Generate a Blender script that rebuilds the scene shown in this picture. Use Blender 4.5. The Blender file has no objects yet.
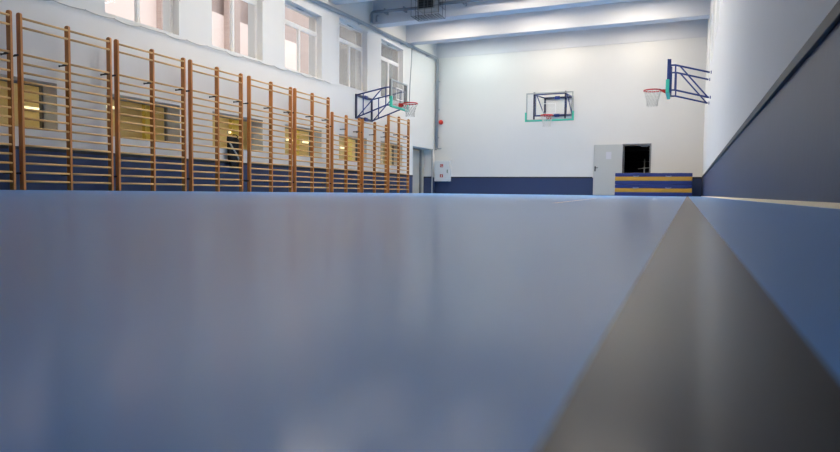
import bpy, math, random
from mathutils import Vector, Matrix
random.seed(7)
S = bpy.context.scene
COL = S.collection
PI = math.pi

# ------------------------------------------------------------------ room
XL, XR, D, YB, HC = -10.13, 0.48, 25.12, -6.0, 6.6      # left, right, far, back, ceiling
DADO = 0.72
EYE = 0.0389

# ------------------------------------------------------------------ materials
def new_mat(name):
    m = bpy.data.materials.new(name); m.use_nodes = True
    nt = m.node_tree
    return m, nt, nt.nodes['Principled BSDF']

def lin(c):
    return tuple(((v/255)/12.92 if v/255 <= 0.04045 else ((v/255+0.055)/1.055)**2.4) for v in c)

def rgba(c): return (*lin(c), 1)

def basic(name, c, rough=0.5, metal=0.0, var=0.05, scale=8.0, spec=0.5, bump=0.0):
    m, nt, b = new_mat(name)
    b.inputs['Roughness'].default_value = rough
    b.inputs['Metallic'].default_value = metal
    b.inputs['Specular IOR Level'].default_value = spec
    tc = nt.nodes.new('ShaderNodeTexCoord')
    n = nt.nodes.new('ShaderNodeTexNoise'); n.inputs['Scale'].default_value = scale; n.inputs['Detail'].default_value = 4
    nt.links.new(tc.outputs['Object'], n.inputs['Vector'])
    mx = nt.nodes.new('ShaderNodeMix'); mx.data_type = 'RGBA'
    l = lin(c)
    mx.inputs[6].default_value = (*[v*(1-var) for v in l], 1)
    mx.inputs[7].default_value = (*[min(1, v*(1+var)) for v in l], 1)
    nt.links.new(n.outputs['Fac'], mx.inputs[0])
    nt.links.new(mx.outputs[2], b.inputs['Base Color'])
    if bump:
        bp = nt.nodes.new('ShaderNodeBump'); bp.inputs['Strength'].default_value = bump; bp.inputs['Distance'].default_value = 0.01
        nt.links.new(n.outputs['Fac'], bp.inputs['Height']); nt.links.new(bp.outputs[0], b.inputs['Normal'])
    return m

def wood(name, c1, c2, scale=3.0, rough=0.42, along='Z'):
    m, nt, b = new_mat(name)
    tc = nt.nodes.new('ShaderNodeTexCoord'); mp = nt.nodes.new('ShaderNodeMapping')
    s = [scale*9]*3; s['XYZ'.index(along)] = scale*0.35
    mp.inputs['Scale'].default_value = s
    n = nt.nodes.new('ShaderNodeTexNoise'); n.inputs['Scale'].default_value = 2.2; n.inputs['Detail'].default_value = 5
    oi = nt.nodes.new('ShaderNodeObjectInfo')
    ad = nt.nodes.new('ShaderNodeVectorMath'); ad.operation = 'ADD'
    nt.links.new(tc.outputs['Object'], ad.inputs[0]); nt.links.new(oi.outputs['Random'], ad.inputs[1])
    nt.links.new(ad.outputs[0], mp.inputs['Vector']); nt.links.new(mp.outputs[0], n.inputs['Vector'])
    r = nt.nodes.new('ShaderNodeValToRGB')
    r.color_ramp.elements[0].position = 0.3; r.color_ramp.elements[0].color = rgba(c1)
    r.color_ramp.elements[1].position = 0.72; r.color_ramp.elements[1].color = rgba(c2)
    nt.links.new(n.outputs['Fac'], r.inputs[0]); nt.links.new(r.outputs[0], b.inputs['Base Color'])
    b.inputs['Roughness'].default_value = rough
    return m

def math_node(nt, op, a, b=None, c=None):
    n = nt.nodes.new('ShaderNodeMath'); n.operation = op
    for i, v in enumerate((a, b, c)):
        if v is None: continue
        if isinstance(v, (int, float)): n.inputs[i].default_value = v
        else: nt.links.new(v, n.inputs[i])
    return n.outputs[0]

def wall_material(name, white, blue):
    """white plaster above a slate-blue gloss-paint dado, with a little unevenness"""
    m, nt, b = new_mat(name)
    geo = nt.nodes.new('ShaderNodeNewGeometry'); sp = nt.nodes.new('ShaderNodeSeparateXYZ')
    nt.links.new(geo.outputs['Position'], sp.inputs[0])
    f = math_node(nt, 'LESS_THAN', sp.outputs['Z'], DADO-0.03)
    n = nt.nodes.new('ShaderNodeTexNoise'); n.inputs['Scale'].default_value = 1.3; n.inputs['Detail'].default_value = 6
    nt.links.new(geo.outputs['Position'], n.inputs['Vector'])
    def vary(c, v):
        mx = nt.nodes.new('ShaderNodeMix'); mx.data_type = 'RGBA'; l = lin(c)
        mx.inputs[6].default_value = (*[x*(1-v) for x in l], 1); mx.inputs[7].default_value = (*[min(1, x*(1+v)) for x in l], 1)
        nt.links.new(n.outputs['Fac'], mx.inputs[0]); return mx.outputs[2]
    mx = nt.nodes.new('ShaderNodeMix'); mx.data_type = 'RGBA'
    nt.links.new(f, mx.inputs[0]); nt.links.new(vary(white, 0.02), mx.inputs[6]); nt.links.new(vary(blue, 0.06), mx.inputs[7])
    nt.links.new(mx.outputs[2], b.inputs['Base Color'])
    rg = math_node(nt, 'MULTIPLY_ADD', f, -0.38, 0.8); nt.links.new(rg, b.inputs['Roughness'])
    b.inputs['Specular IOR Level'].default_value = 0.35
    n2 = nt.nodes.new('ShaderNodeTexNoise'); n2.inputs['Scale'].default_value = 14
    nt.links.new(geo.outputs['Position'], n2.inputs['Vector'])
    bp = nt.nodes.new('ShaderNodeBump'); bp.inputs['Strength'].default_value = 0.06; bp.inputs['Distance'].default_value = 0.01
    nt.links.new(n2.outputs['Fac'], bp.inputs['Height']); nt.links.new(bp.outputs[0], b.inputs['Normal'])
    return m

def floor_material():
    """blue sports vinyl with one 5 cm black court line and one faint white line"""
    m, nt, b = new_mat('blue_sports_vinyl')
    geo = nt.nodes.new('ShaderNodeNewGeometry'); sp = nt.nodes.new('ShaderNodeSeparateXYZ')
    nt.links.new(geo.outputs['Position'], sp.inputs[0])
    n = nt.nodes.new('ShaderNodeTexNoise'); n.inputs['Scale'].default_value = 1.1; n.inputs['Detail'].default_value = 5
    nt.links.new(geo.outputs['Position'], n.inputs['Vector'])
    base = nt.nodes.new('ShaderNodeMix'); base.data_type = 'RGBA'
    l = lin(FLOOR_BLUE)
    base.inputs[6].default_value = (*[x*0.95 for x in l], 1); base.inputs[7].default_value = (*[x*1.05 for x in l], 1)
    nt.links.new(n.outputs['Fac'], base.inputs[0])
    x = sp.outputs['X']; y = sp.outputs['Y']
    fb = math_node(nt, 'LESS_THAN', math_node(nt, 'ABSOLUTE', math_node(nt, 'SUBTRACT', x, 0.0055)), 0.0253)
    mk = nt.nodes.new('ShaderNodeMix'); mk.data_type = 'RGBA'
    nt.links.new(fb, mk.inputs[0]); nt.links.new(base.outputs[2], mk.inputs[6]); mk.inputs[7].default_value = rgba((16, 16, 17))
    # white line from (-0.50, 2.5) towards (-0.76, 5.7)
    lx = math_node(nt, 'MULTIPLY_ADD', y, -0.0815, -0.30)
    fw = math_node(nt, 'LESS_THAN', math_node(nt, 'ABSOLUTE', math_node(nt, 'SUBTRACT', x, lx)), 0.012)
    fw = math_node(nt, 'MULTIPLY', fw, math_node(nt, 'GREATER_THAN', y, 2.6))
    fw = math_node(nt, 'MULTIPLY', fw, math_node(nt, 'LESS_THAN', y, 6.0))
    fw = math_node(nt, 'MULTIPLY', fw, 0.6)
    mw = nt.nodes.new('ShaderNodeMix'); mw.data_type = 'RGBA'
    nt.links.new(fw, mw.inputs[0]); nt.links.new(mk.outputs[2], mw.inputs[6]); mw.inputs[7].default_value = rgba((225, 228, 228))
    nt.links.new(mw.outputs[2], b.inputs['Base Color'])
    b.inputs['Roughness'].default_value = FLOOR_ROUGH
    b.inputs['Specular IOR Level'].default_value = FLOOR_SPEC
    b.inputs['Coat Weight'].default_value = 0.42; b.inputs['Coat Roughness'].default_value = 0.15; b.inputs['Coat IOR'].default_value = 1.45
    return m

def emit(name, c, strength):
    m, nt, b = new_mat(name)
    b.inputs['Base Color'].default_value = (0.8, 0.8, 0.8, 1)
    b.inputs['Emission Color'].default_value = (*c, 1); b.inputs['Emission Strength'].default_value = strength
    return m

def glass(name, tint=(0.93, 0.94, 0.93), refl=0.08):
    m = bpy.data.materials.new(name); m.use_nodes = True; nt = m.node_tree; nt.nodes.clear()
    out = nt.nodes.new('ShaderNodeOutputMaterial'); mix = nt.nodes.new('ShaderNodeMixShader')
    tr = nt.nodes.new('ShaderNodeBsdfTransparent'); tr.inputs[0].default_value = (*tint, 1)
    gl = nt.nodes.new('ShaderNodeBsdfGlossy'); gl.inputs['Roughness'].default_value = 0.03
    fr = nt.nodes.new('ShaderNodeLayerWeight'); fr.inputs['Blend'].default_value = 0.12
    mul = nt.nodes.new('ShaderNodeMath'); mul.operation = 'MULTIPLY_ADD'
    nt.links.new(fr.outputs['Fresnel'], mul.inputs[0]); mul.inputs[1].default_value = 0.6; mul.inputs[2].default_value = refl*0.2
    nt.links.new(mul.outputs[0], mix.inputs[0]); nt.links.new(tr.outputs[0], mix.inputs[1]); nt.links.new(gl.outputs[0], mix.inputs[2])
    nt.links.new(mix.outputs[0], out.inputs[0])
    return m

def facade_material():
    m, nt, b = new_mat('pink_brick_facade')
    geo = nt.nodes.new('ShaderNodeNewGeometry'); mp = nt.nodes.new('ShaderNodeMapping')
    mp.inputs['Rotation'].default_value = (PI/2, 0, PI/2)
    sp = nt.nodes.new('ShaderNodeSeparateXYZ'); cb = nt.nodes.new('ShaderNodeCombineXYZ')
    nt.links.new(geo.outputs['Position'], sp.inputs[0])
    nt.links.new(sp.outputs['Y'], cb.inputs[0]); nt.links.new(sp.outputs['Z'], cb.inputs[1])
    br = nt.nodes.new('ShaderNodeTexBrick'); br.inputs['Scale'].default_value = 4
    br.inputs['Color1'].default_value = rgba((186, 162, 150)); br.inputs['Color2'].default_value = rgba((179, 155, 145))
    br.inputs['Mortar'].default_value = rgba((194, 176, 166)); br.inputs['Mortar Size'].default_value = 0.02
    nt.links.new(cb.outputs[0], br.inputs['Vector']); nt.links.new(br.outputs[0], b.inputs['Base Color'])
    b.inputs['Roughness'].default_value = 0.9
    return m

FLOOR_BLUE, FLOOR_ROUGH, FLOOR_SPEC = (92, 164, 240), 0.40, 0.14
M = dict(
    wall=wall_material('painted_wall_plaster', (221, 218, 212), (56, 68, 100)),
    ceil=basic('ceiling_paint', (210, 208, 208), 0.85, var=0.02, scale=1.0),
    floor=floor_material(),
    trimblack=basic('black_moulding', (38, 38, 42), 0.5),
    cream=basic('cream_fillet', (226, 214, 186), 0.6),
    white_frame=basic('white_window_paint', (226, 222, 216), 0.5),
    grey_frame=basic('grey_window_paint', (120, 116, 110), 0.5),
    glass=glass('window_glass'),
    post=wood('orange_pine_post', (166, 100, 48), (212, 140, 70)),
    rung=wood('pale_beech_rung', (196, 148, 86), (226, 184, 122), along='Y'),
    black=basic('black_metal', (28, 28, 30), 0.45),
    navy=basic('navy_enamel', (30, 52, 118), 0.4),
    navy_dark=basic('dark_navy_enamel', (34, 38, 66), 0.4),
    blueboard=basic('blue_board_frame', (30, 62, 122), 0.4),
    green=basic('turquoise_padding', (62, 190, 160), 0.6),
    red=basic('red_rim_enamel', (200, 44, 34), 0.4),
    net=basic('worn_net_cord', (206, 202, 194), 0.8),
    board_frame=basic('grey_board_frame', (164, 168, 164), 0.4),
    boardwhite=basic('white_board_line', (235, 235, 232), 0.5),
    acrylic=glass('clear_acrylic', (0.985, 0.99, 0.99), 0.02),
    door=basic('grey_door_paint', (190, 190, 184), 0.5, var=0.02),
    doorbeige=basic('beige_grey_door_paint', (176, 174, 164), 0.5, var=0.02),
    doorframe=basic('grey_door_frame', (120, 122, 122), 0.5),
    dark=basic('unlit_store_dark', (26, 25, 26), 0.8),  # near-black colour stands in for the lack of light in the store
    steel=basic('grey_steel', (150, 150, 150), 0.4, metal=0.6),
    pipe=basic('grey_pipe_paint', (158, 161, 163), 0.5),
    cable=basic('pale_grey_cable', (176, 174, 170), 0.7),
    matblue=basic('blue_mat_vinyl', (30, 48, 112), 0.5, var=0.12, scale=3, bump=0.25),
    matyellow=basic('yellow_mat_vinyl', (204, 150, 48), 0.5, var=0.1, scale=3, bump=0.25),
    matgrey=basic('pale_mat_strap', (170, 175, 190), 0.6),
    cabinet=basic('white_cabinet_paint', (216, 218, 218), 0.45, var=0.02),
    signred=basic('red_sign_vinyl', (176, 58, 54), 0.5),
    signwhite=basic('white_sign_vinyl', (232, 232, 230), 0.5),
    handlegreen=basic('green_grey_handle', (120, 150, 130), 0.4),
    bell=basic('red_bell_enamel', (206, 48, 36), 0.35),
    paper=basic('white_paper', (204, 202, 206), 0.8),
    pipedark=basic('dark_grey_pipe_paint', (128, 130, 134), 0.5),
    cage=basic('dark_wire', (70, 70, 70), 0.5),
    heater=basic('pale_heater_casing', (140, 136, 130), 0.5),
    heaterdark=basic('dark_heater_grille', (20, 19, 18), 0.6),
    bag=basic('black_bag_fabric', (30, 30, 36), 0.85, var=0.2),
    bagwhite=basic('pale_bag_strap', (196, 194, 188), 0.8),
    yellowwall=basic('yellow_corridor_paint', (226, 200, 140), 0.8),
    yellowpier=basic('bright_yellow_pier', (232, 206, 96), 0.7),
    brown=basic('brown_corridor_door', (120, 92, 52), 0.6),
    corrfloor=basic('corridor_floor', (120, 110, 96), 0.5),
    facade=facade_material(),
    plaster=basic('painted_sunlight_pink', (240, 216, 204), 0.9, var=0.03, scale=0.6),  # pale tone carries the sunlight on the lower facade
    lamp=emit('gym_lamp_diffuser', (1.0, 0.905, 0.77), 13.0),
    lampcool=emit('cool_gym_lamp_diffuser', (0.92, 1.0, 0.95), 13.0),
    beige=basic('grey_beige_render', (122, 114, 108), 0.9, scale=0.5),
    corrfill=emit('corridor_fill_diffuser', (1.0, 0.88, 0.6), 20.0),  # glow of the added, unseen corridor fill
    walllamp=emit('wall_lamp_diffuser', (1.0, 0.80, 0.42), 1.6),
)

# ------------------------------------------------------------------ mesh builder
class MB:
    def __init__(s): s.v = []; s.f = []; s.sm = []
    def _add(s, vs, fs, smooth=False):
        o = len(s.v); s.v += [tuple(v) for v in vs]
        for f in fs: s.f.append([o+i for i in f]); s.sm.append(smooth)
        return s
    def box(s, a, b):
        x0, y0, z0 = [min(p, q) for p, q in zip(a, b)]; x1, y1, z1 = [max(p, q) for p, q in zip(a, b)]
        return s._add([(x0,y0,z0),(x1,y0,z0),(x1,y1,z0),(x0,y1,z0),(x0,y0,z1),(x1,y0,z1),(x1,y1,z1),(x0,y1,z1)],
                      [(0,3,2,1),(4,5,6,7),(0,1,5,4),(1,2,6,5),(2,3,7,6),(3,0,4,7)])
    def rbox(s, a, b, r=0.01, axis=2, n=3):
        """box with corners rounded around one axis"""
        lo = [min(p, q) for p, q in zip(a, b)]; hi = [max(p, q) for p, q in zip(a, b)]
        i, j = [k for k in range(3) if k != axis]
        if axis == 1: i, j = 2, 0
        ring = []
        for cx, cy, a0 in ((hi[i]-r, hi[j]-r, 0), (lo[i]+r, hi[j]-r, PI/2), (lo[i]+r, lo[j]+r, PI), (hi[i]-r, lo[j]+r, 1.5*PI)):
            for k in range(n+1):
                t = a0+PI/2*k/n; ring.append((cx+r*math.cos(t), cy+r*math.sin(t)))
        N = len(ring); vs = []
        for z in (lo[axis], hi[axis]):
            for p in ring:
                v = [0, 0, 0]; v[i], v[j], v[axis] = p[0], p[1], z; vs.append(v)
        fs = [(k, (k+1) % N, N+(k+1) % N, N+k) for k in range(N)]
        return s._add(vs, fs+[tuple(range(N-1, -1, -1)), tuple(range(N, 2*N))])
    def tube(s, p, q, r, n=8, r2=None, flat=1.0):
        return s.path([p, q], r, n, r2=r2, flat=flat)
    def path(s, pts, r, n=8, r2=None, closed=False, flat=1.0):
        pts = [Vector(p) for p in pts]; N = len(pts); vs = []
        up = None
        for i, p in enumerate(pts):
            if closed: t = pts[(i+1) % N]-pts[i-1]
            else: t = pts[min(i+1, N-1)]-pts[max(i-1, 0)]
            t.normalize()
            if up is None:
                up = Vector((0,0,1)) if abs(t.z) < 0.9 else Vector((1,0,0))
            a = t.cross(up); a.normalize(); b = a.cross(t); b.normalize(); up = b
            rr = r if r2 is None else r+(r2-r)*i/(N-1)
            for k in range(n):
                an = 2*PI*k/n; vs.append(p+a*(rr*math.cos(an)*flat)+b*(rr*math.sin(an)))
        fs = []
        for i in range(N if closed else N-1):
            j = (i+1) % N
            for k in range(n):
                fs.append((i*n+k, i*n+(k+1) % n, j*n+(k+1) % n, j*n+k))
        s._add(vs, fs, True)
        if not closed:
            o = len(s.v)-len(vs)
            s.f.append([o+k for k in range(n-1, -1, -1)]); s.sm.append(False)
            s.f.append([o+(N-1)*n+k for k in range(n)]); s.sm.append(False)
        return s
    def lathe(s, prof, origin, axis, n=20):
        """prof: (radius, distance along axis)"""
        ax = Vector(axis).normalized(); u = ax.cross(Vector((0,0,1)) if abs(ax.z) < 0.9 else Vector((1,0,0))).normalized(); w = ax.cross(u)
        o = Vector(origin); vs = []
        for r, h in prof:
            for k in range(n):
                t = 2*PI*k/n; vs.append(o+ax*h+u*(r*math.cos(t))+w*(r*math.sin(t)))
        fs = [(i*n+k, i*n+(k+1) % n, (i+1)*n+(k+1) % n, (i+1)*n+k) for i in range(len(prof)-1) for k in range(n)]
        s._add(vs, fs, True)
        return s
    def prism(s, poly, axis, a, b):
        """poly: 2-D outline in the two other axes (x,y / y,z / x,z), extruded along axis from a to b"""
        N = len(poly); vs = []
        for h in (a, b):
            for p in poly:
                v = [0,0,0]; idx = [k for k in range(3) if k != axis]
                v[idx[0]], v[idx[1]], v[axis] = p[0], p[1], h; vs.append(v)
        return s._add(vs, [tuple(range(N-1,-1,-1)), tuple(range(N,2*N))]+[(k,(k+1)%N,N+(k+1)%N,N+k) for k in range(N)])
    def build(s, name, mat, parent=None, bevel=0.0, seg=2, origin=None):
        me = bpy.data.meshes.new(name)
        off = Vector(origin) if origin else Vector((0,0,0))
        if parent is not None and origin is None: pass
        me.from_pydata([Vector(v)-off for v in s.v], [], s.f); me.update()
        for p, sm in zip(me.polygons, s.sm): p.use_smooth = sm
        import bmesh
        bm = bmesh.new(); bm.from_mesh(me); bmesh.ops.recalc_face_normals(bm, faces=bm.faces); bm.to_mesh(me); bm.free()
        me.materials.append(mat)
        o = bpy.data.objects.new(name, me); COL.objects.link(o); o.location = off
        if parent is not None:
            o.parent = parent
        if bevel:
            md = o.modifiers.new('bevel', 'BEVEL'); md.width = bevel; md.segments = seg; md.limit_method = 'ANGLE'
        return o

def tag(o, label=None, cat=None, group=None, kind=None):
    if label: o['label'] = label
    if cat: o['category'] = cat
    if group: o['group'] = group
    if kind: o['kind'] = kind
    return o

def structure(o): o['kind'] = 'structure'; return o

def thing(name, loc, label, cat, group=None, rz=0.0):
    o = bpy.data.objects.new(name, None); COL.objects.link(o); o.empty_display_size = 0.2
    o.location = loc; o.rotation_euler = (0, 0, rz)
    return tag(o, label, cat, group)

def copy_tree(o, parent=None):
    c = o.copy(); COL.objects.link(c); c.parent = parent
    for ch in list(o.children): copy_tree(ch, c)
    return c

# ------------------------------------------------------------------ room shell
def slab_holes(axis, p0, p1, u0, u1, v0, v1, holes):
    """wall slab perpendicular to axis (0: x, 1: y) between p0 and p1, with rectangular holes (ua,ub,va,vb)"""
    us = sorted({u0, u1, *[h[0] for h in holes], *[h[1] for h in holes]}); vs = sorted({v0, v1, *[h[2] for h in holes], *[h[3] for h in holes]})
    us = [u for u in us if u0 <= u <= u1]; vs = [v for v in vs if v0 <= v <= v1]
    def solid(i, j):
        if i < 0 or j < 0 or i >= len(us)-1 or j >= len(vs)-1: return False
        cu, cv = (us[i]+us[i+1])/2, (vs[j]+vs[j+1])/2
        return not any(h[0] < cu < h[1] and h[2] < cv < h[3] for h in holes)
    mb = MB()
    def P(p, u, v): return (p, u, v) if axis == 0 else (u, p, v)
    for i in range(len(us)-1):
        for j in range(len(vs)-1):
            if not solid(i, j): continue
            a, b, c, d = us[i], us[i+1], vs[j], vs[j+1]
            for p in (p0, p1): mb._add([P(p,a,c),P(p,b,c),P(p,b,d),P(p,a,d)], [(0,1,2,3)])
            if not solid(i-1, j): mb._add([P(p0,a,c),P(p1,a,c),P(p1,a,d),P(p0,a,d)], [(0,1,2,3)])
            if not solid(i+1, j): mb._add([P(p0,b,c),P(p1,b,c),P(p1,b,d),P(p0,b,d)], [(0,1,2,3)])
            if not solid(i, j-1): mb._add([P(p0,a,c),P(p1,a,c),P(p1,b,c),P(p0,b,c)], [(0,1,2,3)])
            if not solid(i, j+1): mb._add([P(p0,a,d),P(p1,a,d),P(p1,b,d),P(p0,b,d)], [(0,1,2,3)])
    # weld
    key = {}; nv = []; remap = []
    for v in mb.v:
        k = tuple(round(x, 4) for x in v)
        if k not in key: key[k] = len(nv); nv.append(v)
        remap.append(key[k])
    mb.v = nv; mb.f = [[remap[i] for i in f] for f in mb.f]
    return mb

WIN_Y = [-2.85, 0.0, 2.8, 5.65, 8.5, 11.35, 14.16, 17.02, 19.9]
WIN_W = 1.85
SILL = {8.5: 3.34, 11.35: 3.36, 14.16: 3.38, 17.02: 3.41, 19.9: 3.44}
HEAD = {14.16: 5.22, 17.02: 5.45, 19.9: 5.46}
TH = 0.46
LDOOR = (22.75, 24.82, 0.0, 1.88)
holes = []
for y in WIN_Y:
    holes.append((y, y+WIN_W, SILL.get(y, 3.36), HEAD.get(y, 5.42)))
    if y > 5: holes.append((y, y+WIN_W, 1.04, 1.85))
holes.append(LDOOR)
structure(slab_holes(0, XL, XL-TH, YB, D+0.4, 0, HC, holes).build('wall_left', M['wall']))
RS, RH = 3.62, 5.45
structure(slab_holes(0, XR, XR+0.42, YB, D+0.4, 0, HC, [(y, y+WIN_W, RS, RH) for y in WIN_Y]).build('wall_right', M['wall']))
DOORX = (-2.3, -1.36, 0.0, 1.93)
structure(slab_holes(1, D, D+0.35, XL-TH, XR+0.42, 0, HC, [DOORX]).build('wall_far', M['wall']))
structure(MB().box((XL-TH, YB-0.3, 0), (XR+0.42, YB, HC)).build('wall_near', M['wall']))
structure(MB().box((XL-TH, YB-0.3, -0.2), (XR+0.42, D+0.4, 0)).build('floor', M['floor']))
structure(MB().box((XL-TH, YB-0.3, HC), (XR+0.42, D+0.4, HC+0.25)).build('ceiling', M['ceil']))
BEAMS = [19.425 - 2.85*k for k in range(1, 8)] + [19.425]
k = 0
for b in sorted(BEAMS)+[22.2]:
    k += 1
    structure(MB().box((XL, b-0.225, 5.76), (XR, b+0.225, HC)).build('ceiling_beam', M['ceil'], bevel=0.012))
structure(MB().box((XL, D-0.02, 5.8), (XR, D, HC)).build('ceiling_beam', M['ceil'], bevel=0.01))

# dado mouldings (black), gaps at the doors
def moulding(name, a, b): return structure(MB().box(a, b).build(name, M['trimblack'], bevel=0.004))
zt = (DADO-0.055, DADO)
moulding('trim_1', (XR, YB, zt[0]), (XR-0.022, D, zt[1]))
moulding('trim_2', (XL, YB, zt[0]), (XL+0.015, LDOOR[0], zt[1]))
moulding('trim_3', (XL+0.02, D, zt[0]), (-3.45, D-0.015, zt[1]))
moulding('trim_4', (-1.27, D, zt[0]), (XR-0.022, D-0.015, zt[1]))
moulding('trim_5', (XL-TH+0.02, LDOOR[1], zt[0]), (XL-0.03, LDOOR[1]-0.015, zt[1]))
# cream fillet at the foot of the right wall
f = MB(); f.prism([(XR, 0.0), (XR-0.024, 0.0), (XR-0.021, 0.005), (XR-0.010, 0.014), (XR, 0.019)], 1, YB, D)
structure(f.build('baseboard_right', M['cream']))
# ------------------------------------------------------------------ upper windows, left and right walls
WN = [0]
def upper_window(x, sgn, y, z0, z1, transom):
    """x: plane of the glass; sgn: +1 when the room lies on the +x side"""
    WN[0] += 1
    fr = MB(); w = 0.045; t = 0.03
    fr.box((x-t, y, z0), (x+t, y+w, z1)); fr.box((x-t, y+WIN_W-w, z0), (x+t, y+WIN_W, z1))
    fr.box((x-t, y+w, z0), (x+t, y+WIN_W-w, z0+w)); fr.box((x-t, y+w, z1-w), (x+t, y+WIN_W-w, z1))
    fr.box((x-t, y+w, transom-0.05), (x+t, y+WIN_W-w, transom+0.05))
    fo = structure(fr.build('window_%d' % WN[0], M['white_frame'], bevel=0.004))
    mid = y+WIN_W/2
    cs = MB(); cs.box((x-t, mid-0.035, z0+w), (x+t+0.012*sgn, mid+0.035, transom-0.05))
    cs.build('mullion', M['white_frame'], fo, bevel=0.003)
    for (a, b, c, d) in ((y+w, mid-0.035, z0+w, transom-0.05), (mid+0.035, y+WIN_W-w, z0+w, transom-0.05), (y+w, y+WIN_W-w, transom+0.05, z1-w)):
        MB().box((x-0.003, a, c), (x+0.003, b, d)).build('glass_pane', M['glass'], fo)
        sh = MB(); q = 0.016; e = t*0.7
        sh.box((x-e, a, c), (x+e, a+q, d)); sh.box((x-e, b-q, c), (x+e, b, d)); sh.box((x-e, a+q, c), (x+e, b-q, c+q)); sh.box((x-e, a+q, d-q), (x+e, b-q, d))
        sh.build('sash', M['white_frame'], fo)
    # opener lever on the transom light
    op = MB(); op.tube((x+0.06*sgn, mid-0.18, z1-0.03), (x+0.06*sgn, mid+0.18, z1-0.03), 0.011, 6)
    op.box((x+t*sgn, mid-0.02, z1-0.045), (x+0.07*sgn, mid+0.02, z1-0.015))
    op.build('opener', M['steel'], fo)
    return fo
for y in WIN_Y:
    z0, z1 = SILL.get(y, 3.36), HEAD.get(y, 5.42)
    upper_window(XL-0.2, 1, y, z0, z1, z0+(z1-z0)*0.71)
for y in WIN_Y:
    upper_window(XR+0.3, -1, y, RS, RH, RS+1.2)

# lower windows to the corridor
for y in WIN_Y:
    if y < 5: continue
    WN[0] += 1
    x = XL-0.38; z0, z1 = 1.04, 1.85; w = 0.04; y1 = y+WIN_W
    fr = MB()
    fr.box((x-0.03, y, z0), (x+0.03, y+w, z1)); fr.box((x-0.03, y1-w, z0), (x+0.03, y1, z1))
    fr.box((x-0.03, y+w, z0), (x+0.03, y1-w, z0+w)); fr.box((x-0.03, y+w, z1-w), (x+0.03, y1-w, z1))
    fo = structure(fr.build('window_%d' % WN[0], M['grey_frame'], bevel=0.003))
    MB().box((x-0.003, y+w, z0+w), (x+0.003, y1-w, z1-w)).build('glass_pane', M['glass'], fo)

# corridor behind the lower windows
CX0, CX1, CY0, CY1, CZ = XL-TH-0.02, -13.7, 3.0, 32.0, 2.75
structure(MB().box((CX1-0.2, CY0, 0), (CX1, CY1, CZ)).build('wall_corridor', M['yellowwall']))
structure(MB().box((CX1-0.2, CY0-0.2, 0), (CX0, CY0, CZ)).build('wall_corridor_near', M['yellowwall']))
structure(MB().box((CX1-0.2, CY1, 0), (CX0, CY1+0.2, CZ)).build('wall_corridor_end', M['yellowwall']))
structure(MB().box((CX1-0.2, CY0-0.2, -0.2), (CX0, CY1+0.2, 0)).build('floor_corridor', M['corrfloor']))
structure(MB().box((CX1-0.2, CY0-0.2, CZ), (CX0, CY1+0.2, CZ+0.2)).build('ceiling_corridor', M['ceil']))
n = 5
for yy in (12.62, 16.1, 19.55, 23.6, 27.2):       # doors and bright piers on the corridor's far side
    pc = MB().box((CX1, yy, 0), (CX1+0.12, yy+0.34, CZ)); structure(pc.build('pier', M['yellowpier']))
for yy in (10.3, 13.9, 17.6, 20.9, 24.6):
    n += 1
    d = structure(MB().box((CX1, yy, 0), (CX1+0.05, yy+1.0, 2.12)).build('door_%d' % n, M['brown'], bevel=0.004))
    MB().tube((CX1+0.05, yy+0.12, 1.02), (CX1+0.1, yy+0.12, 1.02), 0.012, 8).tube((CX1+0.1, yy+0.12, 1.02), (CX1+0.1, yy+0.24, 1.02), 0.01, 8).build('door_handle', M['steel'], d)

def wall_lamp(y, z, wid, label):
    t = thing('wall_lamp', (CX1, y, z), label, 'lamp', 'lamps in the corridor behind the low windows')
    wid *= 0.7
    MB().box((0, -wid/2-0.02, -0.05), (0.05, wid/2+0.02, 0.05)).build('housing', M['white_frame'], t, bevel=0.006)
    MB().rbox((0.05, -wid/2, -0.032), (0.10, wid/2, 0.032), 0.02, 1).build('diffuser', M['walllamp'], t)
    return t
wall_lamp(9.5, 1.82, 0.62, 'warm lamp glowing behind the low window nearest the left picture edge')
wall_lamp(11.55, 2.12, 0.7, 'warm lamp glowing behind the second low window from the left')
wall_lamp(16.25, 1.9, 0.62, 'warm lamp seen through the low window above the black bag')
wall_lamp(19.35, 1.92, 0.6, 'left one of two warm lamps behind the fourth low window')
wall_lamp(20.4, 1.92, 0.6, 'right one of two warm lamps behind the fourth low window')
wall_lamp(23.2, 1.9, 0.6, 'warm lamp behind the fifth low window, past the shorter wall bars')

for yy in (6.0, 10.5, 15.0, 19.5, 24.0, 28.5):  # fill lamps added out of view to brighten the yellow corridor
    t = thing('corridor_fill_lamp', (-12.2, yy, CZ), 'unseen fill lamp added on the ceiling of the corridor behind the low windows', 'lamp', 'added fill lamps on the corridor ceiling')
    MB().box((-0.16, -0.62, -0.06), (0.16, 0.62, 0)).build('housing', M['white_frame'], t)
    MB().rbox((-0.14, -0.6, -0.085), (0.14, 0.6, -0.06), 0.02, 1).build('diffuser', M['corrfill'], t)

# ------------------------------------------------------------------ outdoors, seen through the upper windows
fac = thing('brick_building', (-18.0, 18, 0), 'pink brick building with lower part coloured pale as if sunlit outside the upper windows', 'building')
MB().box((-4, -30, 0), (0, 11.4, 14)).build('upper_wall', M['facade'], fac)
MB().box((0, -30, 0), (0.25, 8.0, 7.2)).build('sunlit_zone', M['plaster'], fac)  # sunlit patches of the facade, put into the colour of a pale slab
for yy, ww in ((-13.6, 0.7), (-9.2, 0.7), (-5.1, 0.7), (-0.95, 0.6), (2.6, 0.7), (4.4, 0.45)):
    MB().box((0.25, yy, 0), (0.5, yy+ww, 14)).build('wall_pier', M['facade'], fac)

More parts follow.
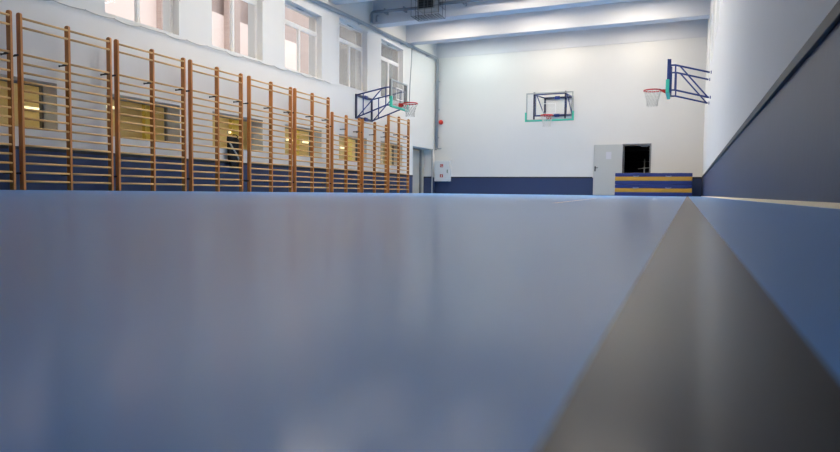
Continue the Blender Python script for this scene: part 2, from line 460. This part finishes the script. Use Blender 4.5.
fb = thing('grey_building', (-18.6, 36, 0), 'plain grey beige building outside the two upper windows nearest the far corner', 'building')
MB().box((-4, -6.5, 0), (0, 24, 13)).build('building_wall', M['beige'], fb)
MB().box((-4.1, -6.6, 13), (0.2, 24.1, 13.3)).build('roof_edge', M['grey_frame'], fb)
# ------------------------------------------------------------------ doors
# left doorway: grey door set deep in the wall
x = XL-TH+0.03
d2 = MB(); d2.box((x-0.06, 22.85, 0.02), (x, 24.42, 1.80))
d2o = structure(d2.build('door_1', M['doorbeige'], bevel=0.004))
MB().box((x-0.02, 24.44, 0), (x+0.05, 24.56, 1.86)).build('door_post', M['doorframe'], d2o)
MB().box((x-0.02, 24.58, 0), (x+0.04, 24.80, 1.86)).build('side_panel', M['doorbeige'], d2o)
MB().box((x-0.02, 22.77, 1.815), (x+0.05, 24.44, 1.875)).build('door_head', M['doorframe'], d2o)
MB().tube((x, 22.98, 1.0), (x+0.05, 22.98, 1.0), 0.011).tube((x+0.05, 22.98, 1.0), (x+0.05, 23.1, 1.0), 0.01).build('door_handle', M['black'], d2o)
structure(MB().rbox((XL-0.02, LDOOR[1]-0.035, 0), (XL+0.015, LDOOR[1]+0.03, 1.9), 0.006).build('trim_6', M['pipe']))

# far doorway: frame, leaf folded back on the wall, dark store room behind
fr = MB(); a, b, _, h = DOORX; w = 0.055
fr.box((a-w, D-0.03, 0), (a, D+0.12, h+w)); fr.box((b, D-0.03, 0), (b+w, D+0.12, h+w)); fr.box((a, D-0.03, h), (b, D+0.12, h+w))
d1 = structure(fr.build('door_2', M['doorframe'], bevel=0.004))
lx0, lx1, ly0, ly1 = -3.40, -2.33, D-0.13, D-0.085
lf = MB().box((lx0, ly0, 0.012), (lx1, ly1, 1.96)).build('door_leaf', M['door'], d1, bevel=0.004)
hp = MB(); hp.rbox((lx0+0.04, ly0-0.008, 0.93), (lx0+0.085, ly0, 1.13), 0.008, 1)
hp.tube((lx0+0.062, ly0, 1.07), (lx0+0.062, ly0-0.05, 1.07), 0.012); hp.tube((lx0+0.062, ly0-0.05, 1.07), (lx0+0.18, ly0-0.05, 1.065), 0.011)
hp.build('door_handle', M['black'], lf)
hg = MB()
for z in (0.25, 1.0, 1.75): hg.tube((lx1+0.012, ly1-0.01, z-0.05), (lx1+0.012, ly1-0.01, z+0.05), 0.012, 8)
hg.build('hinge', M['steel'], lf)
cl = MB(); cl.box((b-0.32, D+0.02, h-0.065), (b-0.06, D+0.09, h-0.015)); cl.build('door_closer', M['steel'], d1, bevel=0.006)
pn = MB(); pn.box((-2.94, ly0-0.002, 1.40), (-2.74, ly0-0.0005, 1.68))
tag(pn.build('paper_notice', M['paper']), 'white paper notice stuck on the open grey door', 'notice')
# store room
SX0, SX1, SY0, SY1, SZ = -4.0, 0.0, D+0.35, D+4.0, 2.6
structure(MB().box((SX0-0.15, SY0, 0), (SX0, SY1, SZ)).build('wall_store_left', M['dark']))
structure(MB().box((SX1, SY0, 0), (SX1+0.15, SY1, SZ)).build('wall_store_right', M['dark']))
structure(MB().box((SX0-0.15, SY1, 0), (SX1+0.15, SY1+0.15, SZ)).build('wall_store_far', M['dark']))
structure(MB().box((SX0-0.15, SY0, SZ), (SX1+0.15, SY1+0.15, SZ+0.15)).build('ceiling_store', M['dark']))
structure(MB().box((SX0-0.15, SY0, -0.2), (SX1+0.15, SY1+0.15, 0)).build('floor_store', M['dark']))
st = thing('metal_stand', (-1.58, D+0.75, 0), 'grey metal cross-bar stand inside the dark doorway', 'stand')
MB().tube((0,0,0.05), (0,0,1.45), 0.022).build('pole', M['steel'], st)
MB().tube((-0.24,0,1.06), (0.2,0,1.10), 0.018).build('crossbar', M['steel'], st)
MB().lathe([(0.0,0.0),(0.2,0.0),(0.2,0.025),(0.05,0.06),(0.0,0.06)], (0,0,0), (0,0,1)).build('base', M['steel'], st)
sh = thing('storage_shelf', (-2.0, D+2.6, 0), 'dark storage shelf deep in the unlit store room', 'shelf')
for sx in (-0.6, 0.6): MB().box((sx-0.02, -0.2, 0), (sx+0.02, 0.2, 2.0)).build('upright', M['heaterdark'], sh)
for z in (0.5, 1.0, 1.45, 1.9): MB().box((-0.58, -0.2, z-0.02), (0.58, 0.2, z+0.02)).build('shelf_board', M['heaterdark'], sh)

# ------------------------------------------------------------------ wall bars
XP = XL+0.17            # back of the posts
PD, PT = 0.10, 0.042    # post depth, thickness
def rung_mesh(y0, y1):
    mb = MB(); mb.tube((0, y0, 0), (0, y1, 0), 0.0185, 10, flat=1.0); return mb
def wall_bars(y0, y1, tall, label):
    t = thing('wall_bars', (XP, y0, 0), label, 'wall bars', 'wooden wall bars along the left wall')
    L = y1-y0; top = 2.83 if tall else 2.43
    ys = [PT/2, L/2, L-PT/2]
    pb = None
    for i, yc in enumerate(ys):
        if pb is None:
            m = MB(); r = 0.012
            prof = [(0, 0), (PD, 0), (PD, top-0.03), (PD-0.012, top-0.008), (PD-0.035, top), (0.035, top), (0.012, top-0.008), (0, top-0.03)]
            m.prism(prof, 1, -PT/2, PT/2)
            pb = m.build('post', M['post'], t, bevel=0.007, seg=2); pb.location = (0, yc, 0)
        else:
            c = pb.copy(); COL.objects.link(c); c.parent = t; c.location = (0, yc, 0)
    zs = [0.14+0.1455*k for k in range(15 if tall else 12)]
    zs += [2.60, 2.745] if tall else [2.17, 2.315]
    S0 = (PT, L/2-PT/2); S1 = (L/2+PT/2, L-PT)
    r0 = None
    for z in zs:
        for a, b in (S0, S1):
            xx = PD-0.03 if z < zs[-2] else PD-0.02
            if r0 is None:
                ro = rung_mesh(-0.004, (b-a)+0.004).build('rung', M['rung'], t); r0 = ro
            else:
                ro = r0.copy(); COL.objects.link(ro); ro.parent = t
            ro.location = (xx, a, z)
    zb = 2.16 if tall else 1.99
    b0 = None
    for z in (0.27, zb):
        for yc in ys:
            if b0 is None:
                m = MB(); m.box((-0.17, -0.006, -0.012), (0.0, 0.006, 0.012)); m.box((-0.17, -0.012, -0.018), (-0.163, 0.012, 0.018)); m.box((-0.06, -PT/2-0.006, -0.016), (0.05, -PT/2, 0.016))
                b0 = m.build('bracket', M['black'], t); bo = b0
            else:
                bo = b0.copy(); COL.objects.link(bo); bo.parent = t
            bo.location = (0, yc, z)
    return t
UN = [(4.80, 6.57, 1, 'tall wooden wall bars cut off by the left edge of the photo'),
      (6.69, 8.41, 1, 'tall wooden wall bars, first complete unit from the left'),
      (8.53, 10.25, 1, 'tall wooden wall bars across the wide yellow window, second complete unit from the left'),
      (10.41, 12.10, 1, 'tall wooden wall bars with the black bag behind their rungs'),
      (12.36, 14.13, 1, 'tall wooden wall bars standing next after those with the black bag'),
      (14.28, 16.04, 1, 'tall wooden wall bars directly before the two lower units'),
      (16.22, 17.95, 0, 'shorter wooden wall bars, left one of the two low units'),
      (18.12, 19.93, 0, 'shorter wooden wall bars, right one of the two low units under the hoop'),
      (20.06, 21.84, 1, 'tall wooden wall bars beside the left doorway, last in the row')]
for u in UN: wall_bars(*u)

# black bag hanging behind the rungs
bg = thing('sports_bag', (XL+0.09, 12.0, 0.98), 'black bag with pale straps hanging behind the wall bar rungs', 'bag')
m = MB(); N = 14; rings = []
prof = [(-0.42, 0.16, 0.035, 0.06), (-0.38, 0.2, 0.06, 0.05), (-0.2, 0.24, 0.072, 0.03), (0.0, 0.25, 0.07, 0.02), (0.15, 0.24, 0.062, -0.0), (0.26, 0.22, 0.05, -0.04), (0.33, 0.16, 0.035, -0.09), (0.36, 0.1, 0.02, -0.13)]
vs = []
for z, hw, hd, sh_ in prof:
    for k in range(N):
        an = 2*PI*k/N; c, s_ = math.cos(an), math.sin(an)
        vs.append((hd*math.copysign(abs(c)**0.6, c), sh_+hw*math.copysign(abs(s_)**0.6, s_), z))
m._add(vs, [(i*N+k, i*N+(k+1)%N, (i+1)*N+(k+1)%N, (i+1)*N+k) for i in range(len(prof)-1) for k in range(N)]+[tuple(range(N-1,-1,-1)), tuple(range((len(prof)-1)*N, len(prof)*N))], True)
m.build('body', M['bag'], bg)
MB().path([(0.05, -0.24, 0.2), (0.075, -0.16, 0.06), (0.08, -0.06, -0.04), (0.08, 0.04, -0.16), (0.06, 0.12, -0.3)], 0.02, 8).build('strap', M['bagwhite'], bg)
MB().rbox((0.066, 0.1, -0.1), (0.082, 0.24, 0.07), 0.02, 0).build('pocket', M['bagwhite'], bg)
MB().path([(0.02, -0.14, 0.32), (0.08, -0.14, 0.37), (0.15, -0.13, 0.366), (0.19, -0.11, 0.33), (0.15, -0.09, 0.285), (0.09, -0.08, 0.29), (0.03, -0.06, 0.3)], 0.012, 8).build('handle', M['bag'], bg)

# ------------------------------------------------------------------ basketball goals
def goal_board(t, w, hgt, style):
    """board in local coords: board plane at y=0, hoop towards -y, centre x=0, z=0 at the rim height"""
    zb = -0.14; zt_ = zb+hgt
    fm = M['blueboard'] if style == 'edge' else M['board_frame']
    f = MB(); e = 0.045
    f.box((-w/2, -0.02, zb), (-w/2+e, 0.025, zt_)); f.box((w/2-e, -0.02, zb), (w/2, 0.025, zt_))
    f.box((-w/2+e, -0.02, zb), (w/2-e, 0.025, zb+e)); f.box((-w/2+e, -0.02, zt_-e), (w/2-e, 0.025, zt_))
    f.build('board_frame', fm, t, bevel=0.004)
    MB().box((-w/2+e, -0.006, zb+e), (w/2-e, 0.006, zt_-e)).build('board_panel', M['acrylic'], t)
    tg = MB(); a = 0.25; l = 0.018
    tg.box((-a, -0.0085, 0.12), (-a+l, -0.0065, 0.50)); tg.box((a-l, -0.0085, 0.12), (a, -0.0065, 0.50)); tg.box((-a+l, -0.0085, 0.50-l), (a-l, -0.0065, 0.50)); tg.box((-a+l, -0.0085, 0.12), (a-l, -0.0065, 0.12+l))
    tg.build('target_square', M['boardwhite'], t)
    p = MB(); q = 0.035
    p.box((-w/2-q, -0.045, zb-q), (w/2+q, 0.045, zb+0.02))
    p.box((-w/2-q, -0.045, zb+0.02), (-w/2+0.03, 0.045, zb+0.32)); p.box((w/2-0.03, -0.045, zb+0.02), (w/2+q, 0.045, zb+0.32))
    p.build('padding', M['green'], t, bevel=0.012)
    # hoop
    R = 0.232; cy = -0.40
    h = MB(); h.path([(R*math.cos(2*PI*k/28), cy+R*math.sin(2*PI*k/28), 0) for k in range(28)], 0.018, 8, closed=True)
    h.box((-0.1, -0.05, -0.1), (0.1, -0.022, 0.015))
    h.prism([(-0.02, 0.0), (-0.19, 0.0), (-0.19, -0.02), (-0.05, -0.1), (-0.02, -0.1)], 0, -0.085, -0.075)
    h.prism([(-0.02, 0.0), (-0.19, 0.0), (-0.19, -0.02), (-0.05, -0.1), (-0.02, -0.1)], 0, 0.075, 0.085)
    h.box((-0.085, -0.19, -0.01), (0.085, -0.02, 0.004))
    for k in range(12):
        an = 2*PI*k/12; h.tube((R*math.cos(an), cy+R*math.sin(an), -0.01), (R*math.cos(an), cy+R*math.sin(an), -0.035), 0.005, 6)
    h.build('hoop', M['red'], t)
    # net: diamond lattice
    nt = MB(); rows = 5; n = 12
    rad = [0.222, 0.198, 0.172, 0.152, 0.142, 0.148]; zz = [-0.03, -0.115, -0.20, -0.28, -0.36, -0.43]
    pt = lambda i, k: (rad[i]*math.cos(2*PI*(k+0.5*(i%2))/n), cy+rad[i]*math.sin(2*PI*(k+0.5*(i%2))/n), zz[i])
    for i in range(rows):
        for k in range(n):
            nt.tube(pt(i, k), pt(i+1, k if i % 2 == 0 else k+1), 0.006, 5)
            nt.tube(pt(i, k), pt(i+1, k-1 if i % 2 == 0 else k), 0.006, 5)
    nt.build('net', M['net'], t)

def truss(t, xs, yboard, ywall, zt_b, zb_b, zt_w, zb_w, xw):
    """side truss: two sloping chords, verticals and diagonals between the board and the wall frame"""
    m = MB(); r = 0.024
    P = lambda s, top: Vector((xs+(xw-xs)*s, yboard+(ywall-yboard)*s, ((zt_b+(zt_w-zt_b)*max(0, (s-0.12)/0.88)) if top else (zb_b+(zb_w-zb_b)*max(0, (s-0.12)/0.88)))))
    for top in (True, False):
        m.path([P(0, top), P(0.12, top), P(1, top)], r, 8)
    m.tube(P(0.13, True), P(0.13, False), r*0.8, 8)
    if xw-xs == 0 and xs*ywall != 0 and ywall > 1.15: m.tube(P(0.8, True), P(0.8, False), r*0.8, 8)
    m.tube(P(0.24, True), P(0.97, False), r*0.8, 8)
    m.build('side_truss', M['navy'], t)
    return P

def wall_frame(t, w, y, z0, z1, c=0.0):
    m = MB(); s = 0.035
    for sx in (-1, 1): m.box((c+sx*w/2-s, y-0.05, z0-s), (c+sx*w/2+s, y, z1+s))
    m.box((c-w/2+s, y-0.05, z1-s), (c+w/2-s, y, z1+s)); m.box((c-w/2+s, y-0.05, z0-s), (c+w/2-s, y, z0+s))
    m.build('wall_frame', M['navy_dark'], t, bevel=0.004)
    h = MB()
    for z in (z0, z1): h.box((-0.1+w*0.08, y-0.07, z-0.06), (0.1+w*0.08, y-0.04, z+0.06))
    h.build('hinge_plate', M['navy'], t, bevel=0.004)

def goal(loc, rz, reach, w, hgt, style, zf, label, group='basketball goals on the walls', frame_z=(-0.47, 0.27), half=0.55, fshift=0.0):
    t = thing('basketball_goal', loc, label, 'basketball hoop', group, rz)
    goal_board(t, w, hgt, style)
    bx = MB()
    for sx in (-1, 1): bx.box((sx*half-0.03, 0.026, -0.12), (sx*half+0.03, 0.075, (hgt-0.14 if fshift == 0 else hgt-0.11)))
    bx.build('board_post', M['navy_dark'] if style != 'edge' else M['navy'], t, bevel=0.004)
    for sx in (-1, 1): truss(t, sx*half, 0.06, reach-0.04, zf[0], zf[1], frame_z[1], frame_z[0], sx*(half-fshift*0.4)+fshift)
    cr = MB()
    cr.tube((-half, 0.06, zf[1]), (half, 0.06, zf[1]), 0.02); cr.tube((-half, 0.06, zf[0]), (half, 0.06, zf[0]), 0.02)
    cr.build('cross_tube', M['navy'], t)
    if style != 'edge': wall_frame(t, 2*half-0.8*fshift, reach, frame_z[0], frame_z[1], fshift)
    else:
        for sx in (-1, 1):
            for z in frame_z: MB().box((sx*half-0.05, reach-0.02, z-0.035), (sx*half+0.05, reach, z+0.035)).build('wall_plate', M['navy'], t)
    return t
YG = 18.62
# local -y is the hoop direction: left goal faces +x (rz=90deg), right goal faces -x (rz=-90deg), far goal faces -y
goal((-8.80, YG, 2.93), PI/2, (-8.80-XL), 1.22, 0.86, 'grey', (0.47, -0.10), 'basketball goal with swing-arm frame on the left wall above the low wall bars', frame_z=(-0.45, 0.28))
goal((-0.58, YG, 2.95), -PI/2, (XR+0.58), 1.22, 0.86, 'edge', (0.56, -0.10), 'basketball goal seen edge-on at the right wall', frame_z=(-0.34, 0.31))
goal((-4.97, 23.98, 3.0), 0.0, D-23.98, 1.80, 1.06, 'grey', (0.86, 0.06), 'basketball goal facing the camera on the far wall', frame_z=(0.17, 0.87), half=0.6, fshift=0.14)

# ------------------------------------------------------------------ crash mats
def crash_mat(z, label, seed):
    t = thing('crash_mat', (-1.105, 23.75, z), label, 'mat', 'two crash mats stacked before the dark doorway')
    rnd = random.Random(seed); W, Dp = 1.245, 1.0
    def layer(name, z0, z1, mat, inset):
        m = MB(); nx = 12; ring = []
        pts = []
        for k in range(nx+1): pts.append((-W+2*W*k/nx, -Dp+inset+rnd.uniform(-0.008, 0.008)))
        for k in range(1, 7): pts.append((W-inset*0.5, -Dp+2*Dp*k/6))
        for k in range(nx-1, -1, -1): pts.append((-W+2*W*k/nx, Dp-inset))
        for k in range(5, 0, -1): pts.append((-W+inset*0.5, -Dp+2*Dp*k/6))
        N = len(pts); vs = []
        dz = [rnd.uniform(-0.006, 0.006) for _ in pts]
        for zz, hs in ((z0, 0), (z1, 1)):
            for p, q in zip(pts, dz): vs.append((p[0], p[1], zz+q*hs*0.6))
        m._add(vs, [tuple(range(N-1,-1,-1)), tuple(range(N,2*N))]+[(k,(k+1)%N,N+(k+1)%N,N+k) for k in range(N)])
        return m.build(name, mat, t, bevel=0.018, seg=3)
    layer('lower_layer', 0.002, 0.125, M['matblue'], 0.0)
    layer('middle_layer', 0.127, 0.268, M['matyellow'], 0.006)
    layer('upper_layer', 0.270, 0.392, M['matblue'], 0.0)
    for sx in (-0.55, 0.5):
        m = MB(); m.path([(sx-0.09, -Dp-0.005, 0.285), (sx-0.05, -Dp-0.03, 0.275), (sx+0.05, -Dp-0.03, 0.275), (sx+0.09, -Dp-0.005, 0.285)], 0.012, 6)
        m.build('handle', M['matgrey'], t)
    return t
crash_mat(0.0, 'blue and yellow crash mat lying on the floor, bottom of the stack of two', 3)
crash_mat(0.398, 'blue and yellow crash mat lying on top of the other mat', 5)

# ------------------------------------------------------------------ fire hose cabinet
fc = thing('hydrant_cabinet', (-9.72, D, 0.52), 'white wall cabinet with two small red signs beside the left doorway', 'cabinet')
MB().box((-0.35, -0.2, 0), (0.35, 0, 0.88)).build('body', M['cabinet'], fc, bevel=0.006)
dr = MB().box((-0.335, -0.222, 0.015), (0.335, -0.201, 0.865)).build('door', M['cabinet'], fc, bevel=0.006)
for z, kind in ((0.60, 0), (0.17, 1)):
    sg = MB().box((-0.08, -0.226, z), (0.06, -0.223, z+0.13)).build('sign', M['signred'], dr)
    g = MB(); y0, y1 = -0.2285, -0.2265
    if kind == 0:   # hose reel pictogram
        g.path([(-0.02+0.032*math.cos(2*PI*k/16), -0.2275, z+0.065+0.032*math.sin(2*PI*k/16)) for k in range(16)], 0.006, 5, closed=True)
        g.box((0.012, y0, z+0.02), (0.04, y1, z+0.034))
    else:           # extinguisher pictogram
        g.rbox((-0.03, y0, z+0.02), (0.005, y1, z+0.085), 0.008, 1); g.box((-0.018, y0, z+0.088), (-0.007, y1, z+0.105)); g.box((-0.007, y0, z+0.095), (0.035, y1, z+0.105))
    g.build('pictogram', M['signwhite'], sg)
m = MB(); m.rbox((0.235, -0.232, 0.36), (0.275, -0.222, 0.5), 0.008, 1); m.rbox((0.245, -0.245, 0.4), (0.265, -0.232, 0.47), 0.006, 1)
m.build('handle', M['handlegreen'], dr)

# red alarm bell
bl = thing('alarm_bell', (-9.855, D, 3.06), 'round red alarm bell on the far wall beside the vertical pipes', 'bell')
MB().lathe([(0.0, 0), (0.06, 0), (0.06, 0.04), (0.0, 0.04)], (0,0,0), (0,-1,0)).build('base', M['black'], bl)
MB().lathe([(0.1, 0.04), (0.102, 0.055), (0.095, 0.085), (0.08, 0.115), (0.04, 0.128), (0.0, 0.13)], (0,0,0), (0,-1,0), 24).build('gong', M['bell'], bl)

# ------------------------------------------------------------------ pipes, cables, heater
pp = thing('heating_pipes', (XL, 0, 0), 'pair of grey pipes under the ceiling turning down in the far left corner', 'pipe')
def zp(y): return 5.52+(y-15.6)*0.0255
for off, dz, r in ((0.085, 0.0, 0.042), (0.15, 0.02, 0.022)):
    yc = D-0.11-(0.0 if off < 0.1 else 0.0)
    pts = [(off, YB+0.2, zp(YB)+dz), (off, 8.0, zp(8.0)+dz), (off, yc-0.18, zp(yc)+dz)]
    for k in range(1, 6):
        a = PI/2*k/5; pts.append((off, yc-0.18+0.18*math.sin(a), zp(yc)+dz-0.18*(1-math.cos(a))))
    pts.append((off, yc, 1.95 if off < 0.1 else 1.93))
    MB().path(pts, r, 10).build('pipe', M['pipe'], pp)
MB().tube((0.085, D-0.11, 1.95), (0.085, D-0.11, 1.87), 0.052, 10).tube((0.15, D-0.11, 1.93), (0.34, D-0.11, 1.92), 0.024, 8).build('valve', M['pipe'], pp)
cm = MB()
for y in (6.5, 9.4, 12.2, 15.1, 18.2, 21.5, 24.0):
    MB().prism([(0.003, zp(y)-0.062), (0.18, zp(y)-0.062), (0.18, zp(y)-0.046), (0.012, zp(y)-0.046), (0.012, zp(y)+0.08), (0.003, zp(y)+0.08)], 1, y-0.02, y+0.02).build('pipe_clamp', M['pipe'], pp)
for z in (2.4, 3.6, 4.8): MB().box((0.03, D-0.064, z-0.02), (0.19, D-0.003, z+0.02)).build('pipe_clamp', M['pipe'], pp)

hp_ = thing('heater_pipes', (XL, 18.98, 0), 'grey pipes running along the ceiling beam to the caged heater', 'pipe')
yb = 0.0
MB().path([(0.10, yb, 5.78), (0.10, yb, 6.05), (0.12, yb, 6.10), (0.17, yb, 6.12), (1.0, yb, 6.10), (1.85, yb, 6.08)], 0.05, 10).build('pipe', M['pipedark'], hp_)
MB().path([(0.28, yb, 5.78), (0.28, yb, 5.95), (0.31, yb, 5.98), (0.37, yb, 5.99)], 0.035, 8).build('pipe', M['pipedark'], hp_)
MB().path([(2.58, yb, 6.14), (2.9, yb, 6.13), (10.2, yb, 6.13)], 0.055, 10).build('pipe', M['pipedark'], hp_)
cm = MB()
for x in (0.6, 1.3, 3.4, 5.2, 7.0, 8.8): MB().box((x-0.025, -0.05, 6.03), (x+0.025, 0.22, 6.18)).build('pipe_clamp', M['pipedark'], hp_)

ht = thing('unit_heater', (-7.86, 18.93, 5.92), 'pale fan heater in a wire cage under the ceiling beam', 'heater')
MB().box((-0.36, -0.25, 0), (0.24, 0.2, 0.62)).build('casing', M['heater'], ht, bevel=0.012)
lv = MB()
MB().box((-0.31, -0.262, 0.045), (0.19, -0.251, 0.58)).build('grille', M['heaterdark'], ht)
for k in range(6): lv.box((-0.30, -0.27, 0.09+0.085*k), (0.18, -0.262, 0.097+0.085*k))
for x in (-0.12, 0.01): lv.box((x-0.012, -0.278, 0.05), (x+0.012, -0.262, 0.58))
lv.build('louvre', M['cage'], ht)
cg = MB(); x0, x1, y0, y1, z0, z1 = -0.44, 0.5, -0.55, 0.05, -0.27, 0.66; r = 0.008
for i in range(9):
    x = x0+(x1-x0)*i/8; cg.tube((x, y0, z0), (x, y1, z0), r, 6)
    if i in (0, 2, 4, 6, 8): cg.tube((x, y0, z0), (x, y0, z1), r*0.8, 6)
for j in range(6):
    y = y0+(y1-y0)*j/5; cg.tube((x0, y, z0), (x1, y, z0), r, 6)
    for x in (x0, x1):
        if j in (0, 3, 5): cg.tube((x, y, z0), (x, y, z1), r*0.8, 6)
for z in (0.0, 0.33, 0.66):
    cg.path([(x0, y1, z), (x0, y0, z), (x1, y0, z), (x1, y1, z)], r*0.8, 6)
cg.build('cage', M['cage'], ht)
MB().box((-0.3, 0.0, 0.62), (-0.24, 0.2, 0.68)).box((0.12, 0.0, 0.62), (0.18, 0.2, 0.68)).build('hanger', M['steel'], ht)

# cord slung along the wall under the upper windows
cd = MB(); pts = []
y = 3.0
while y < 16.5:
    ph = (y % 0.62)/0.62
    z = 3.26+0.01*(y-8)-(0.03+0.02*math.sin(int(y/0.62)*2.4))*4*ph*(1-ph)
    pts.append((XL+0.03, y, z)); y += 0.062
cd.path(pts, 0.009, 6)
ob = cd.build('cord', M['cable'])
tag(ob, 'thin pale cord looped along the left wall under the upper windows', 'cord')
hk = MB()
y = 3.1
while y < 16.5:
    hk.tube((XL, y, 3.262+0.01*(y-8)), (XL+0.04, y, 3.262+0.01*(y-8)), 0.008, 6); y += 0.62
hk.build('hook', M['steel'], ob)
tag(MB().path([(XL+0.015, 22.52, 5.66), (XL+0.015, 22.5, 5.2), (XL+0.015, 22.38, 4.3), (XL+0.015, 22.3, 3.2)], 0.014, 6).build('cable', M['pipe']),
    'grey cable running down the left wall near the far corner', 'cable')

# ------------------------------------------------------------------ gym lamps between the beams
bays = [b-1.425 for b in sorted(BEAMS)][4:]+[20.85, 23.65]
def gym_lamp(x, y, first=[None]):
    if first[0] is None:
        t = thing('ceiling_lamp', (x, y, 6.6), 'boxed gym ceiling lamp with white diffuser between two beams', 'lamp', 'gym ceiling lamps between the beams')
        h = MB(); L, W = 1.0, 0.38
        h.box((-L, -W, -0.255), (-L+0.01, W, -0.12)); h.box((L-0.01, -W, -0.255), (L, W, -0.12)); h.box((-L, -W, -0.255), (L, -W+0.01, -0.12)); h.box((-L, W-0.01, -0.255), (L, W, -0.12)); h.box((-L, -W, -0.12), (L, W, -0.10))
        h.box((-0.5, -0.02, -0.10), (-0.46, 0.02, 0)); h.box((0.46, -0.02, -0.10), (0.5, 0.02, 0))
        h.build('housing', M['cabinet'], t)
        MB().box((-L+0.012, -W+0.012, -0.25), (L-0.012, W-0.012, -0.24)).build('diffuser', M['lamp'], t)
        first[0] = t; return t
    c = copy_tree(first[0]); c.location = (x, y, 6.6); return c
for y in bays:
    for x in (-8.0, -4.85, -1.7):
        if x < -6 and 17.5 < y < 18.5: continue          # no lamp right before the heater
        lo = gym_lamp(x, y)
        if y > 22 and x < -6:          # cooler tubes in the bay next to the far wall
            for ch in lo.children:
                if ch.name.startswith('diffuser'):
                    ch.data = ch.data.copy(); ch.data.materials[0] = M['lampcool']

# ------------------------------------------------------------------ world, camera
w = bpy.data.worlds.new('world'); S.world = w; w.use_nodes = True
bgd = w.node_tree.nodes['Background']
tc = w.node_tree.nodes.new('ShaderNodeTexCoord'); sx = w.node_tree.nodes.new('ShaderNodeSeparateXYZ'); rp = w.node_tree.nodes.new('ShaderNodeValToRGB')
w.node_tree.links.new(tc.outputs['Generated'], sx.inputs[0]); w.node_tree.links.new(sx.outputs['Z'], rp.inputs[0])
rp.color_ramp.elements[0].color = (0.9, 0.92, 0.95, 1); rp.color_ramp.elements[1].color = (0.62, 0.76, 1.0, 1)
w.node_tree.links.new(rp.outputs[0], bgd.inputs['Color']); bgd.inputs['Strength'].default_value = 2.2

cam = bpy.data.cameras.new('camera'); co = bpy.data.objects.new('camera', cam); COL.objects.link(co); S.camera = co
F_, YAW, PIT, ROL = 619.805, math.radians(23.26686), math.radians(3.14827-0.03), math.radians(0.66149)
fw = Vector((-math.sin(YAW)*math.cos(PIT), math.cos(YAW)*math.cos(PIT), -math.sin(PIT)))
rt = Vector((math.cos(YAW), math.sin(YAW), 0)); up = rt.cross(fw)
r2 = rt*math.cos(ROL)+up*math.sin(ROL); u2 = -rt*math.sin(ROL)+up*math.cos(ROL)
mw = Matrix((r2, u2, -fw)).transposed().to_4x4(); mw.translation = (0, 0, EYE)
co.matrix_world = mw
cam.sensor_fit = 'HORIZONTAL'; cam.lens = 18.0; cam.sensor_width = 18.0*840/F_; cam.clip_start = 0.01; cam.clip_end = 200
cam.dof.use_dof = True; cam.dof.focus_distance = 9.0; cam.dof.aperture_fstop = 7.0

S.view_settings.view_transform = 'Standard'; S.view_settings.look = 'None'
S.view_settings.gamma = 1.0; S.view_settings.use_curve_mapping = False
S.view_settings.exposure = 0.22
